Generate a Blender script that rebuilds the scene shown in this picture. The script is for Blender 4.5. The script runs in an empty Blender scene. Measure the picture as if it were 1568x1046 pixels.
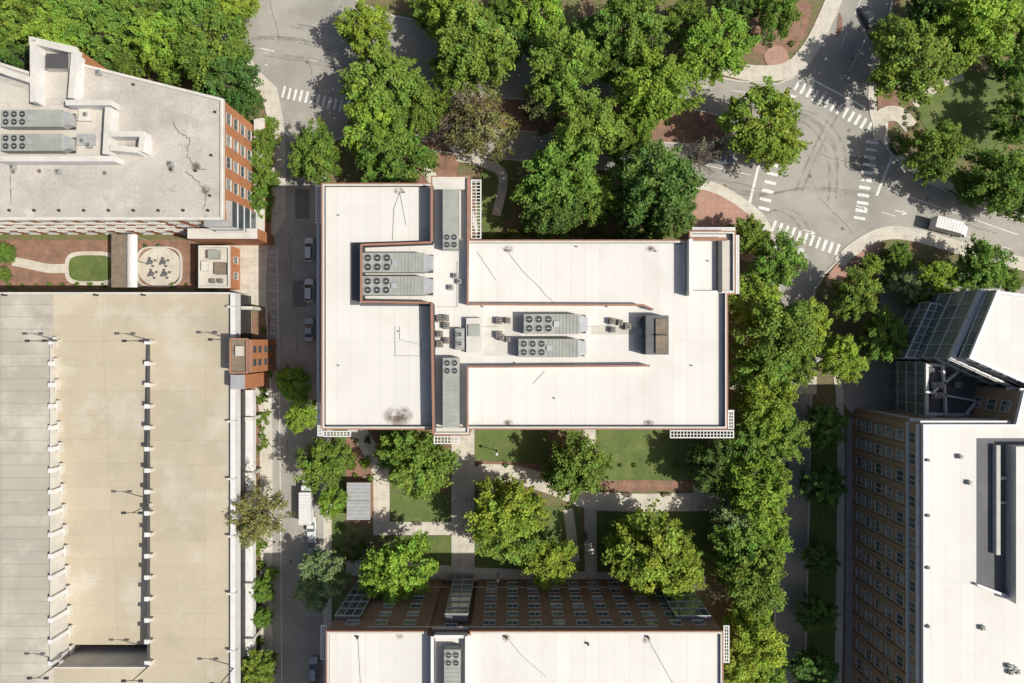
import bpy, math, random
import numpy as np
from mathutils import Vector
random.seed(7); np.random.seed(7)
S=0.13; H=136.0
def W(px,py,z=0.0):
    k=S*(1-z/H); return ((px-784)*k,(523-py)*k)
def WP(pts,z=0.0): return [W(a,b,z) for a,b in pts]
sc=bpy.context.scene
# ---------------------------------------------------------------- materials
def M(name,c1,c2=None,scale=.3,rough=.85,fine=.10,fscale=4.0,joints=None,blots=None,wall=None,metal=0.0,detail=8,stretch=None,spec=.3):
    m=bpy.data.materials.new(name); m.use_nodes=True; nt=m.node_tree; N=nt.nodes; L=nt.links
    b=N['Principled BSDF']; b.inputs['Roughness'].default_value=rough; b.inputs['Metallic'].default_value=metal
    b.inputs['Specular IOR Level'].default_value=spec
    g=N.new('ShaderNodeNewGeometry'); pos=g.outputs['Position']
    if stretch:
        mp=N.new('ShaderNodeMapping'); mp.inputs['Scale'].default_value=stretch; L.new(pos,mp.inputs['Vector']); pv=mp.outputs[0]
    else: pv=pos
    def noise(sca,v,d=detail,r=.6):
        n=N.new('ShaderNodeTexNoise'); n.inputs['Scale'].default_value=sca; n.inputs['Detail'].default_value=d; n.inputs['Roughness'].default_value=r; L.new(v,n.inputs['Vector']); return n.outputs['Fac']
    def ramp(f,a,bb,lo,hi):
        r=N.new('ShaderNodeMapRange'); r.inputs['From Min'].default_value=a; r.inputs['From Max'].default_value=bb; r.inputs['To Min'].default_value=lo; r.inputs['To Max'].default_value=hi; L.new(f,r.inputs['Value']); return r.outputs[0]
    def mix(f,a,bb,mode='MIX'):
        x=N.new('ShaderNodeMix'); x.data_type='RGBA'; x.blend_type=mode
        if isinstance(f,(int,float)): x.inputs[0].default_value=f
        else: L.new(f,x.inputs[0])
        for i,q in ((6,a),(7,bb)):
            if isinstance(q,tuple): x.inputs[i].default_value=(q[0],q[1],q[2],1)
            else: L.new(q,x.inputs[i])
        return x.outputs[2]
    c2=c2 or tuple(x*.8 for x in c1)
    col=mix(ramp(noise(scale,pv),.35,.65,0,1),c1,c2)
    if blots:
        for bc,bs,lo,hi,amt in blots:
            col=mix(ramp(noise(bs,pos,10,.65),lo,hi,0,amt),col,bc)
    if wall:
        sx=N.new('ShaderNodeSeparateXYZ'); L.new(pos,sx.inputs[0]); ad=N.new('ShaderNodeMath'); L.new(sx.outputs[0],ad.inputs[0]); L.new(sx.outputs[1],ad.inputs[1])
        cb=N.new('ShaderNodeCombineXYZ'); L.new(ad.outputs[0],cb.inputs[0]); L.new(sx.outputs[2],cb.inputs[1]); jv=cb.outputs[0]; joints=wall
    else: jv=pos
    if joints:
        jw,jh,jm,ja=joints
        bt=N.new('ShaderNodeTexBrick'); bt.offset=0.5 if wall else 0.0; bt.inputs['Scale'].default_value=1
        bt.inputs['Brick Width'].default_value=jw; bt.inputs['Row Height'].default_value=jh; bt.inputs['Mortar Size'].default_value=jm
        bt.inputs['Color1'].default_value=(1,1,1,1); bt.inputs['Color2'].default_value=(.94,.94,.94,1); bt.inputs['Mortar'].default_value=(ja,ja,ja,1)
        L.new(jv,bt.inputs['Vector']); col=mix(1.0,col,bt.outputs['Color'],'MULTIPLY')
    if fine:
        f=ramp(noise(fscale,pos,4,.7),.3,.7,1-fine,1+fine); cc=N.new('ShaderNodeCombineColor')
        for i in range(3): L.new(f,cc.inputs[i])
        col=mix(1.0,col,cc.outputs[0],'MULTIPLY')
    L.new(col,b.inputs['Base Color'])
    return m
def decal(name,c,amt,scale,lo,hi):
    m=bpy.data.materials.new(name); m.use_nodes=True; nt=m.node_tree; N=nt.nodes; L=nt.links
    b=N['Principled BSDF']; b.inputs['Base Color'].default_value=(*c,1); b.inputs['Roughness'].default_value=.9
    g=N.new('ShaderNodeNewGeometry'); n=N.new('ShaderNodeTexNoise'); n.inputs['Scale'].default_value=scale; n.inputs['Detail'].default_value=6; L.new(g.outputs['Position'],n.inputs['Vector'])
    r=N.new('ShaderNodeMapRange'); r.inputs['From Min'].default_value=lo; r.inputs['From Max'].default_value=hi; r.inputs['To Max'].default_value=amt; L.new(n.outputs['Fac'],r.inputs['Value'])
    a=N.new('ShaderNodeAttribute'); a.attribute_name='fade'; mu=N.new('ShaderNodeMath'); mu.operation='MULTIPLY'; L.new(r.outputs[0],mu.inputs[0]); L.new(a.outputs['Fac'],mu.inputs[1])
    L.new(mu.outputs[0],b.inputs['Alpha']); return m
asphalt=M('asphalt',(.345,.326,.285),(.27,.255,.222),.12,fine=.14,fscale=3,blots=[((.21,.197,.175),.05,.5,.62,.45),((.41,.385,.335),.25,.55,.75,.6),((.2,.19,.17),.9,.62,.8,.5)])
ground_m=M('mulch_and_grass',(.20,.125,.08),(.13,.145,.055),.22,fine=.35,fscale=2.5,blots=[((.11,.145,.04),.5,.5,.6,.7),((.06,.05,.035),1.5,.55,.7,.7)])
mulch=M('red_mulch',(.29,.165,.11),(.19,.11,.08),.5,fine=.35,fscale=4,blots=[((.11,.13,.05),.8,.55,.68,.7)])
grass=M('grass',(.125,.165,.045),(.085,.12,.035),.25,fine=.3,fscale=5,blots=[((.20,.19,.08),.4,.52,.72,.6),((.12,.085,.05),.6,.6,.72,.6)])
walk=M('concrete_paving',(.58,.535,.445),(.48,.44,.365),.3,fine=.09,joints=(1.5,1.5,.03,.72),blots=[((.33,.29,.235),.6,.52,.75,.5)])
curbm=M('kerb_concrete',(.54,.51,.44),fine=.12)
brickpave=M('brick_paving',(.42,.25,.19),(.34,.21,.16),.5,fine=.15,joints=(1.2,1.2,.05,.8))
paint=M('road_paint',(.74,.73,.70),(.54,.52,.48),1.6,fine=.2,fscale=8)
deckc=M('deck_concrete',(.455,.395,.285),(.40,.35,.26),.07,fine=.07,fscale=5,joints=(19,4.6,.05,.84),blots=[((.53,.49,.41),.12,.50,.66,.6),((.32,.28,.21),.15,.54,.78,.55),((.33,.29,.22),1.2,.6,.8,.4)])
deckg=M('deck_concrete_grey',(.395,.365,.295),(.345,.32,.265),.09,fine=.09,fscale=5,joints=(19,2.3,.09,.80),blots=[((.55,.51,.43),.1,.48,.66,.7),((.27,.25,.205),.3,.54,.78,.5)],stretch=(.6,1.6,1))
roofw=M('white_membrane',(.63,.61,.565),(.59,.57,.525),.08,fine=.03,fscale=5,joints=(2.4,40,.06,.88),blots=[((.51,.475,.415),.15,.54,.78,.5),((.46,.42,.36),1.1,.66,.85,.4)],rough=.8)
rooft=M('gravel_roof',(.455,.42,.37),(.375,.35,.31),.15,fine=.18,fscale=3,blots=[((.27,.245,.215),.12,.52,.7,.5),((.16,.145,.13),.55,.62,.72,.7),((.57,.53,.47),.2,.56,.7,.6)])
rooftan=M('mechanical_deck',(.52,.48,.41),(.44,.41,.36),.3,fine=.1,blots=[((.3,.26,.22),.5,.56,.72,.5)])
white=M('white_metal',(.64,.63,.61),(.56,.55,.53),.5,fine=.05,rough=.5)
frame=M('window_frame',(.42,.43,.42),(.36,.37,.36),.5,fine=.04,rough=.5)
stone=M('pale_stone',(.57,.54,.48),(.48,.46,.41),.4,fine=.08)
terra=M('terracotta_coping',(.33,.17,.11),(.25,.14,.10),.6,fine=.1)
brick=M('brick_wall',(.46,.20,.09),(.38,.165,.08),.4,fine=.1,wall=(.45,.15,.02,.8))
brick2=M('brown_brick_wall',(.30,.18,.12),(.24,.15,.10),.4,fine=.1,wall=(.45,.15,.02,.8))
brick3=M('buff_brick_wall',(.36,.25,.165),(.30,.21,.14),.4,fine=.1,wall=(.45,.15,.02,.8))
greyd=M('dark_grey_roof_and_shade',(.13,.13,.135),(.105,.105,.11),.2,fine=.1,blots=[((.2,.2,.2),.3,.55,.7,.4)])
greym=M('grey_metal',(.32,.325,.285),(.26,.265,.235),.5,fine=.06,rough=.5)
lgrey=M('galvanised_metal',(.46,.46,.45),(.37,.37,.37),1.0,fine=.05,rough=.45,metal=.3)
dark=M('dark_metal_and_shade',(.035,.035,.035),(.05,.05,.05),1,rough=.5)
blackw=M('dark_wall',(.085,.082,.08),(.065,.063,.062),.5)
glass=M('window_glass',(.055,.07,.075),(.10,.12,.125),.35,rough=.12,fine=0,spec=.8)
glassg=M('green_glass',(.10,.125,.12),(.22,.25,.235),.22,rough=.22,fine=.12,spec=.6)
glassb=M('blind_glass',(.36,.365,.35),(.14,.16,.16),.8,rough=.2,fine=0,spec=.6)
wood=M('brown_roofing',(.22,.18,.13),(.16,.125,.09),1.0,fine=.2)
rubber=M('tyre_rubber',(.025,.025,.025),fine=0)
bark=M('bark',(.18,.145,.11),(.12,.095,.07),2,fine=.3,fscale=8)
stain=decal('dirt_stain',(.13,.09,.06),1.2,.9,.30,.58)
stainl=decal('light_dirt',(.24,.18,.125),1.0,1.4,.36,.6)
tyre=decal('tyre_marks',(.12,.115,.10),.27,.5,.38,.65)
crackm=decal('roof_crack',(.13,.12,.105),.8,1.5,.3,.5)
patch=decal('patched_asphalt',(.19,.18,.165),.6,.2,.2,.4)
def paintm(n,c,r=.25): return M(n,c,tuple(x*.95 for x in c),1,rough=r,fine=0,spec=.6)
car_white=paintm('car_paint_white',(.64,.64,.63)); car_silver=paintm('car_paint_silver',(.38,.39,.40)); car_black=paintm('car_paint_black',(.03,.03,.035)); car_blue=paintm('car_paint_grey_blue',(.16,.20,.26))
# ---------------------------------------------------------------- mesh builder
def area(p): return sum(p[i][0]*p[(i+1)%len(p)][1]-p[(i+1)%len(p)][0]*p[i][1] for i in range(len(p)))/2
def ccw(p): return list(p) if area(p)>0 else list(reversed(p))
def offset(p,d):
    n=len(p); out=[]
    for i in range(n):
        a=Vector(p[i-1]);b=Vector(p[i]);c=Vector(p[(i+1)%n])
        e1=(b-a).normalized(); e2=(c-b).normalized()
        n1=Vector((-e1.y,e1.x)); n2=Vector((-e2.y,e2.x)); m=n1+n2
        if m.length<1e-4: m=n1
        m.normalize(); k=d/max(.35,m.dot(n1)); out.append((b.x+m.x*k,b.y+m.y*k))
    return out
def smooth(pts,k=5,closed=True):
    n=len(pts); out=[]
    rng=range(n) if closed else range(n-1)
    for i in rng:
        g=(lambda j:pts[j%n]) if closed else (lambda j:pts[max(0,min(n-1,j))])
        p0,p1,p2,p3=g(i-1),g(i),g(i+1),g(i+2)
        for t in range(k):
            u=t/k
            out.append(tuple(.5*((2*p1[q])+(-p0[q]+p2[q])*u+(2*p0[q]-5*p1[q]+4*p2[q]-p3[q])*u*u+(-p0[q]+3*p1[q]-3*p2[q]+p3[q])*u**3) for q in (0,1)))
    if not closed: out.append(tuple(pts[-1]))
    return out
class MB:
    def __init__(s): s.v=[];s.f=[];s.m=[];s.mats=[];s.fade=[]
    def mi(s,m):
        if m not in s.mats: s.mats.append(m)
        return s.mats.index(m)
    def av(s,p,fd=1.0): s.v.append(tuple(p)); s.fade.append(fd); return len(s.v)-1
    def face(s,pts,m): i=[s.av(p) for p in pts]; s.f.append(i); s.m.append(s.mi(m))
    def idx(s,i,m): s.f.append(list(i)); s.m.append(s.mi(m))
    def sheet(s,p,z,m): p=ccw(p); s.face([(x,y,z) for x,y in p],m)
    def prism(s,p,z0,z1,mt,ms=None,bottom=False):
        ms=ms or mt; p=ccw(p); n=len(p)
        a=[s.av((x,y,z0)) for x,y in p]; b=[s.av((x,y,z1)) for x,y in p]
        for i in range(n): j=(i+1)%n; s.idx((a[i],a[j],b[j],b[i]),ms)
        s.idx(b,mt)
        if bottom: s.idx(a[::-1],ms)
    def ring(s,o,i_,z0,z1,m,mi_=None,mo=None):
        n=len(o); A=[s.av((x,y,z0)) for x,y in o];B=[s.av((x,y,z1)) for x,y in o];C=[s.av((x,y,z0)) for x,y in i_];D=[s.av((x,y,z1)) for x,y in i_]
        for k in range(n):
            j=(k+1)%n; s.idx((A[k],A[j],B[j],B[k]),mo or m); s.idx((B[k],B[j],D[j],D[k]),m); s.idx((D[k],D[j],C[j],C[k]),mi_ or m)
    def box(s,x0,x1,y0,y1,z0,z1,m,mt=None):
        x0,x1=min(x0,x1),max(x0,x1);y0,y1=min(y0,y1),max(y0,y1)
        s.prism([(x0,y0),(x1,y0),(x1,y1),(x0,y1)],z0,z1,mt or m,m,True)
    def pbox(s,a,b,c,d,z0,z1,m,mt=None):
        p=W(a,b,z1);q=W(c,d,z1); s.box(p[0],q[0],p[1],q[1],z0,z1,m,mt)
    def seg(s,p,q,w,z0,z1,m,mt=None,ext=0):
        p=Vector(p);q=Vector(q);d=(q-p).normalized();n=Vector((-d.y,d.x))*w/2;p=p-d*ext;q=q+d*ext
        s.prism([tuple(p+n),tuple(p-n),tuple(q-n),tuple(q+n)],z0,z1,mt or m,m,True)
    def pseg(s,a,b,w,z0,z1,m,mt=None,ext=0): s.seg(W(*a,z1),W(*b,z1),w,z0,z1,m,mt,ext)
    def tube(s,p,q,r0,r1,n,m,cap=True):
        p=Vector(p);q=Vector(q);d=(q-p).normalized(); u=d.orthogonal().normalized(); v=d.cross(u)
        A=[];B=[]
        for i in range(n):
            t=2*math.pi*i/n; o=u*math.cos(t)+v*math.sin(t); A.append(s.av(p+o*r0));B.append(s.av(q+o*r1))
        for i in range(n): j=(i+1)%n; s.idx((A[i],A[j],B[j],B[i]),m)
        if cap: s.idx(B,m); s.idx(A[::-1],m)
    def cyl(s,x,y,z0,z1,r,n,m): s.tube((x,y,z0),(x,y,z1),r,r,n,m)
    def disc_fade(s,x,y,z,r,m,sx=1,sy=1,n=24):
        c=s.av((x,y,z),1.0); o=[s.av((x+sx*r*math.cos(t*2*math.pi/n),y+sy*r*math.sin(t*2*math.pi/n),z),0.0) for t in range(n)]
        for i in range(n): s.idx((c,o[i],o[(i+1)%n]),m)
    def ribbon(s,pts,w,z,m,fade=False):
        n=len(pts); Lr=[];Rr=[]
        for i in range(n):
            a=Vector(pts[max(0,i-1)]);b=Vector(pts[min(n-1,i+1)]);d=(b-a).normalized();k=Vector((-d.y,d.x))*w/2;c=Vector(pts[i])
            fd=(0.0 if i in(0,n-1) else 1.0) if fade else 1.0
            Lr.append(s.av((*(c+k),z),fd));Rr.append(s.av((*(c-k),z),fd))
        for i in range(n-1): s.idx((Rr[i],Rr[i+1],Lr[i+1],Lr[i]),m)
    def mesh(s,name):
        me=bpy.data.meshes.new(name); me.from_pydata(s.v,[],s.f)
        for m in s.mats: me.materials.append(m)
        me.polygons.foreach_set('material_index',s.m)
        a=me.attributes.new('fade','FLOAT','POINT'); a.data.foreach_set('value',s.fade)
        me.update(); return me
    def obj(s,name,parent=None,bevel=0,smooth_=False):
        me=s.mesh(name); o=bpy.data.objects.new(name,me); sc.collection.objects.link(o)
        if parent: o.parent=parent
        if bevel:
            b=o.modifiers.new('bevel','BEVEL'); b.width=bevel; b.segments=2; b.limit_method='ANGLE'
        return o
def empty(name,x=0,y=0):
    e=bpy.data.objects.new(name,None); sc.collection.objects.link(e); e.location=(x,y,0); return e
def put(mb,name,parent,bevel=0): return mb.obj(name,parent,bevel)
def facade(mb,p,q,z0,z1,ns,bay,ww,wh,fm=frame,gm=glass,margin=1.0,proud=.1,band=None,f=.10,blind=.25,silm=None):
    p=Vector(p);q=Vector(q);L=(q-p).length
    if L<bay+margin: return
    d=(q-p)/L; n=Vector((d.y,-d.x)); nb=max(1,int((L-2*margin)/bay)); st=(L-2*margin)/nb; sh=(z1-z0)/ns
    def bx(c,w,za,zb,t0,t1,m):
        a=c-d*w/2;b=c+d*w/2
        mb.prism([tuple(a+n*t0),tuple(b+n*t0),tuple(b+n*t1),tuple(a+n*t1)],za,zb,m,m,True)
    for k in range(ns):
        zb=z0+k*sh+(sh-wh)*.5
        if band: bx(p+d*L/2,L-.3,z0+k*sh-.12,z0+k*sh+.12,0,.08,band)
        for i in range(nb):
            c=p+d*(margin+st*(i+.5))
            bx(c-d*(ww/2),f,zb,zb+wh,0,proud,fm);bx(c+d*(ww/2),f,zb,zb+wh,0,proud,fm)
            bx(c,f*.8,zb+f,zb+wh-f,0,proud*.8,fm)
            bx(c,ww-f-.01,zb+wh-f,zb+wh,0,proud,fm)
            bx(c,ww+.2,zb-.1,zb,0,proud+.1,silm or stone)
            a=c-d*(ww/2-f/2);b=c+d*(ww/2-f/2);t=.03
            g=glassb if (gm is glass and random.random()<blind) else gm
            zs=zb+(wh-f)*random.choice([0,0,.35,.5]) if g is glassb else zb
            if zs>zb: mb.face([(*(a+n*t),zb),(*(b+n*t),zb),(*(b+n*t),zs),(*(a+n*t),zs)],glass)
            mb.face([(*(a+n*t),zs),(*(b+n*t),zs),(*(b+n*t),zb+wh-f),(*(a+n*t),zb+wh-f)],g)
# ---------------------------------------------------------------- ground & roads
g=MB(); g.sheet([(-1500,-1500),(1500,-1500),(1500,1500),(-1500,1500)],0,ground_m); g.obj('ground')
road=[(600,25),(545,5),(540,-160),(398,-160),(396,-10),(388,20),(365,38),(330,45),(-300,20),(-300,80),(340,104),(400,112),(424,135),(433,180),(438,240),(437,335),(410,380),(408,450),(416,600),(419,1300),(495,1300),(495,300),(500,232),(515,212),(545,205),(600,220),(700,235),(900,255),(1060,275),(1130,303),(1163,330),(1180,360),(1195,430),(1192,620),(1183,1300),(1226,1300),(1240,620),(1245,445),(1262,418),(1282,398),(1308,371),(1350,351),(1400,352),(1480,374),(1568,396),(2000,520),(2000,470),(1568,345),(1480,310),(1420,280),(1370,245),(1345,205),(1332,165),(1335,110),(1352,60),(1400,-160),(1284,-160),(1275,10),(1262,50),(1240,95),(1215,120),(1190,130),(1130,126),(1060,112),(800,70)]
road=ccw(WP(road))
r=MB(); r.sheet(road,.01,asphalt); r.obj('road')
k=MB(); k.ring(offset(road,-.35),road,0,.13,curbm)
med=ccw(smooth(WP([(650,150),(780,150),(1000,160),(1060,166),(1110,180),(1130,198),(1100,215),(1050,222),(880,208),(700,195),(645,180)]),3)); k.ring(med,offset(med,.3),.0,.14,curbm)
med2=ccw(smooth(WP([(1150,182),(1180,180),(1196,192),(1188,210),(1160,212),(1146,198)]),3)); k.ring(med2,offset(med2,.3),.0,.14,curbm); k.obj('kerb')
mm=MB(); mm.prism(offset(med,.3),0,.12,mulch); mm.prism(offset(med2,.3),0,.12,mulch); mm.obj('median_island')
mk=MB()
def cross(a,b,n,bl,bw,skew=0):
    A=Vector(W(*a));B=Vector(W(*b));d=(B-A).normalized();nn=Vector((-d.y,d.x)); nn=(nn+d*skew).normalized()
    for i in range(n):
        c=A+(B-A)*((i+.5)/n); j=random.uniform(-.08,.08); mk.seg(tuple(c-nn*(bl/2+j)),tuple(c+nn*(bl/2-j)),bw*random.uniform(.85,1.05),.014,.02,paint)
cross((430,140),(535,165),12,2.3,.5,0)
cross((1216,128),(1336,197),13,2.3,.6); cross((1212,140),(1168,326),14,2.3,.6); cross((1336,212),(1316,340),11,2.3,.6); cross((1180,345),(1287,384),11,2.3,.6)
def line(pts,w=.15,dash=0,gap=0):
    pts=[Vector(W(*p)) for p in pts]
    for a,b in zip(pts,pts[1:]):
        if not dash: mk.seg(a,b,w,.014,.02,paint); continue
        L=(b-a).length; t=0
        while t<L:
            mk.seg(a+(b-a)*t/L,a+(b-a)*min(1,(t+dash)/L),w,.014,.02,paint); t+=dash+gap
line([(1162,252),(1148,310)],.5); line([(1366,240),(1342,300)],.5); line([(1240,120),(1325,165)],.35); line([(1195,400),(1232,402)],.4)
line([(330,58),(620,125)],.15,3,6); line([(330,85),(410,100)],.15,2,3); line([(1060,130),(1200,150)],.13,3,5)
line([(1065,250),(1150,268)],.13); line([(1360,290),(1560,360)],.15); line([(1350,325),(1560,385)],.12,3,5)
line([(424,380),(428,600),(432,1100)],.12); line([(412,385),(424,385)],.1)
for y in range(392,560,13): line([(411,y),(424,y+3)],.09)
line([(1340,30),(1300,110)],.13); line([(1318,0),(1275,100)],.13,3,4)
for (cx,cy) in [(1380,325),(1240,355),(1320,318)]:
    x,y=W(cx,cy)
    mk.seg((x-1.2,y+.4),(x+.4,y-.1),.2,.014,.02,paint); mk.prism([(x+.3,y+.35),(x+1.2,y-.35),(x+.1,y-.55)],.014,.02,paint)
mk.obj('road_markings')
tm=MB()
for arc in [[(1200,180),(1235,190),(1262,225),(1270,265),(1268,310)],[(1210,170),(1250,185),(1278,222),(1284,262)],[(1165,330),(1190,322),(1215,335),(1230,360)],[(1330,110),(1290,150),(1265,190),(1240,240),(1215,300)],[(1100,290),(1160,300),(1230,290),(1330,300)],[(380,60),(440,62),(540,85)],[(400,85),(470,95),(540,110)],[(440,40),(520,55),(600,80)]]:
    p=smooth(WP(arc),6,False); q=[(a[0]+1.5,a[1]+.4) for a in p]
    tm.ribbon(p,.45,.024,tyre,True); tm.ribbon(q,.45,.028,tyre,True)
for a,b,c,d in [(452,290,474,335),(448,430,470,470),(1300,240,1330,262)]:
    p=W(a,b);q=W(c,d); tm.sheet([p,(q[0],p[1]),q,(p[0],q[1])],.012,patch)
for (cx,cy,dx,dy) in [(450,60,1,.2),(560,100,1,.2),(480,120,.3,1),(1300,250,1,.3),(1420,320,1,.3),(1280,330,.7,.7),(1310,60,-.3,1),(445,400,0,1),(455,520,.05,1),(440,700,0,1),(450,900,0,1),(1120,280,1,.2),(1210,800,0,1),(1500,350,1,.3),(1100,150,1,.1),(420,30,.2,1),(520,40,1,.1)]:
    x,y=W(cx,cy); q=[]
    L_=random.uniform(6,14)
    for t in range(14): q.append((x+dx*L_*(t/13-.5)+random.uniform(-.25,.25),y-dy*L_*(t/13-.5)+random.uniform(-.25,.25)))
    tm.ribbon(q,.1,.026,crackm,True)
tm.obj('tyre_marks')
mh=MB()
for q in [(470,95),(1240,270),(1300,200),(1290,350),(1420,305),(440,560),(445,860),(1305,90),(1110,285),(1205,760)]:
    x,y=W(*q); mh.cyl(x,y,.0,.022,.38,16,wood)
mh.obj('manhole_covers')
def slab(name,polys,z,mat,sm=0):
    m=MB()
    for i,p in enumerate(polys):
        p=WP(p); p=smooth(p,4) if sm else p
        m.prism(p,-.02,z+.0015*i,mat)
    return m.obj(name)
def path(name,lines,z,mat,k=5):
    m=MB()
    for i,(pts,w) in enumerate(lines):
        p=smooth([W(*q) for q in pts],k,False); n=len(p);Lr=[];Rr=[]
        for j in range(n):
            a=Vector(p[max(0,j-1)]);b=Vector(p[min(n-1,j+1)]);d=(b-a).normalized();kk=Vector((-d.y,d.x))*w/2;c=Vector(p[j]);Lr.append(tuple(c+kk));Rr.append(tuple(c-kk))
        zz=z+.0013*i
        for j in range(n-1):
            m.prism([Lr[j],Lr[j+1],Rr[j+1],Rr[j]],-.02,zz,mat)
    return m.obj(name)
slab('grass',[[(727,640),(838,640),(838,710),(727,704)],[(916,640),(1070,640),(1095,745),(930,745),(916,735)],[(598,755),(692,755),(692,800),(598,800)],[(610,820),(692,820),(692,864),(610,864)],[(914,785),(1090,785),(1090,885),(914,885)],[(727,775),(890,775),(890,885),(727,885)],[(1240,620),(1290,620),(1290,1300),(1232,1300)],[(1130,640),(1186,640),(1180,1300),(1130,1300)],[(496,640),(530,640),(525,1300),(497,1300)],[(1340,405),(1400,400),(1420,470),(1350,480)]],.05,grass)
slab('lawn',[[(1398,160),(1430,130),(1490,110),(1545,130),(1545,220),(1500,240),(1440,222)],[(735,270),(790,250),(780,330),(735,360)]],.06,grass,1)
slab('mulch_bed',[[(1140,20),(1200,-20),(1240,10),(1228,60),(1200,84),(1150,78),(1135,50)],[(1345,130),(1375,120),(1372,180),(1350,200)],[(650,215),(700,240),(690,280),(640,280)],[(1290,40),(1280,60),(1285,20)],[(730,706),(836,712),(842,724),(732,716)],[(930,736),(1080,738),(1080,750),(935,750)]],.065,mulch,1)
slab('planting_bed',[[(0,368),(300,368),(300,442),(0,442)],[(386,480),(415,480),(400,640),(416,700),(398,700),(386,640)],[(530,665),(575,665),(600,720),(560,800),(530,800)],[(1070,560),(1160,560),(1160,600),(1070,600)],[(386,700),(399,700),(400,1300),(386,1300)]],.04,mulch)
slab('sidewalk',[[(372,106),(400,113),(423,136),(432,180),(437,240),(436,330),(409,378),(395,378),(414,330),(416,240),(412,190),(402,150),(372,124)],
 [(352,360),(407,378),(406,470),(352,458)],[(386,560),(413,600),(415,660),(402,660)],[(398,655),(417,655),(418,1300),(400,1300)],
 [(496,290),(508,290),(508,1300),(498,1300)]],.12,walk)
path('footpath',[([(1300,-60),(1268,20),(1240,75),(1205,108),(1150,112),(1100,100)],3.2),([(1348,215),(1350,180),(1375,175),(1395,195)],3.0),([(1350,60),(1338,110),(1336,165),(1350,205),(1378,244),(1430,275),(1568,330)],1.6),
 ([(1284,403),(1312,378),(1352,358),(1400,360),(1480,383),(1568,405),(1800,470)],2.6),([(1050,278),(1100,290),(1150,322),(1172,350),(1185,420),(1182,600)],2.0),
 ([(1400,162),(1440,130),(1475,118)],1.5),([(388,100),(300,92),(0,70)],1.5),([(700,240),(740,250),(770,270),(760,330)],1.8),([(650,258),(665,280),(672,330)],2.2),([(1235,560),(1285,600),(1280,1200)],1.5),
 ([(1250,590),(1180,588),(1100,580)],3.5)],.12,walk)
path('courtyard_path',[([(709,600),(709,865),(709,920)],4.6),([(722,724),(790,727),(850,745),(920,768),(1110,768)],3.6),([(525,630),(556,670),(580,715),(584,740),(584,816)],3.2),([(572,809),(700,809)],2.6),([(902,600),(903,690),(905,900)],2.4),([(530,870),(620,870),(720,880),(1080,893)],3.0),([(870,780),(880,860)],2.0),([(1075,768),(1075,735),(1120,735)],3.0)],.13,walk,3)
slab('brick_plaza',[[(1062,280),(1100,288),(1150,318),(1172,350),(1182,400),(1140,400),(1100,380),(1062,350)],[(1290,396),(1312,378),(1350,360),(1345,392),(1330,412),(1300,440),(1270,440),(1265,425)],[(1170,82),(1195,70),(1210,100),(1180,104)]],.115,brickpave,1)
slab('plaza_paving',[[(1285,560),(1390,540),(1420,640),(1308,640),(1290,615)],[(1345,420),(1460,410),(1568,440),(1568,520),(1350,500)],[(1296,640),(1308,640),(1308,1300),(1292,1300)]],.09,asphalt)
# ---------------------------------------------------------------- HVAC helpers
def fan(mb,x,y,z,r):
    mb.cyl(x,y,z,z+.12,r,14,lgrey); mb.cyl(x,y,z+.12,z+.125,r*.86,14,dark); mb.cyl(x,y,z+.12,z+.2,r*.25,8,greym)
    mb.seg((x-r*.85,y),(x+r*.85,y),.05,z+.13,z+.17,lgrey)
def hvac(mb,a,b,c,d,z,h,cols=3,vertical=False,hood=True):
    p=W(a,b,z+h);q=W(c,d,z+h); x0,x1=sorted((p[0],q[0]));y0,y1=sorted((p[1],q[1]))
    mb.box(x0+.1,x1-.1,y0+.1,y1-.1,z,z+.25,dark)
    if not vertical:
        e=x1-(1.3 if hood else 0)
        mb.box(x0,e,y0,y1,z+.25,z+h,greym); w=(y1-y0)
        r=w/4.6
        for i in range(cols):
            for j in (0,1): fan(mb,x0+.2+r+i*2*r*1.12,y0+w*(.27+.46*j),z+h,r)
        t=x0+.5+cols*2.3*r
        while t<e-.1: mb.box(t,t+.06,y0-.03,y1+.03,z+.3,z+h+.05,greym); t+=.55
        if hood:
            n=[(e,y0+.1),(x1,y0+.5),(x1,y1-.5),(e,y1-.1)]; mb.prism(n,z+.3,z+h-.15,lgrey,lgrey,True)
        mb.box(x0+.3+cols*2.2*r,x0+1.2+cols*2.2*r,y0+w*.35,y0+w*.65,z+h,z+h+.25,lgrey)
    else:
        mb.box(x0,x1,y0,y1,z+.25,z+h,greym); w=x1-x0; r=w/4.6
        for i in range(2):
            for j in (0,1): fan(mb,x0+w*(.27+.46*j),(y0 if vertical=='b' else y1-5*r)+.2+r+i*2.2*r,z+h,r)
        t=y0+.3
        while t<y1-.2:
            if not(vertical=='b' and t<y0+5*r) and not(vertical=='t' and t>y1-5*r): mb.box(x0-.03,x1+.03,t,t+.06,z+.3,z+h+.05,greym)
            t+=.7
def cond(mb,px,py,z,s=1.0,h=1.1,m=None):
    x,y=W(px,py,z+h); mb.box(x-s/2,x+s/2,y-s/2,y+s/2,z+.12,z+h,m or wood); mb.box(x-s/2-.1,x+s/2+.1,y-s/2-.1,y+s/2+.1,z,z+.12,lgrey); fan(mb,x,y,z+h,s*.38)
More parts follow.
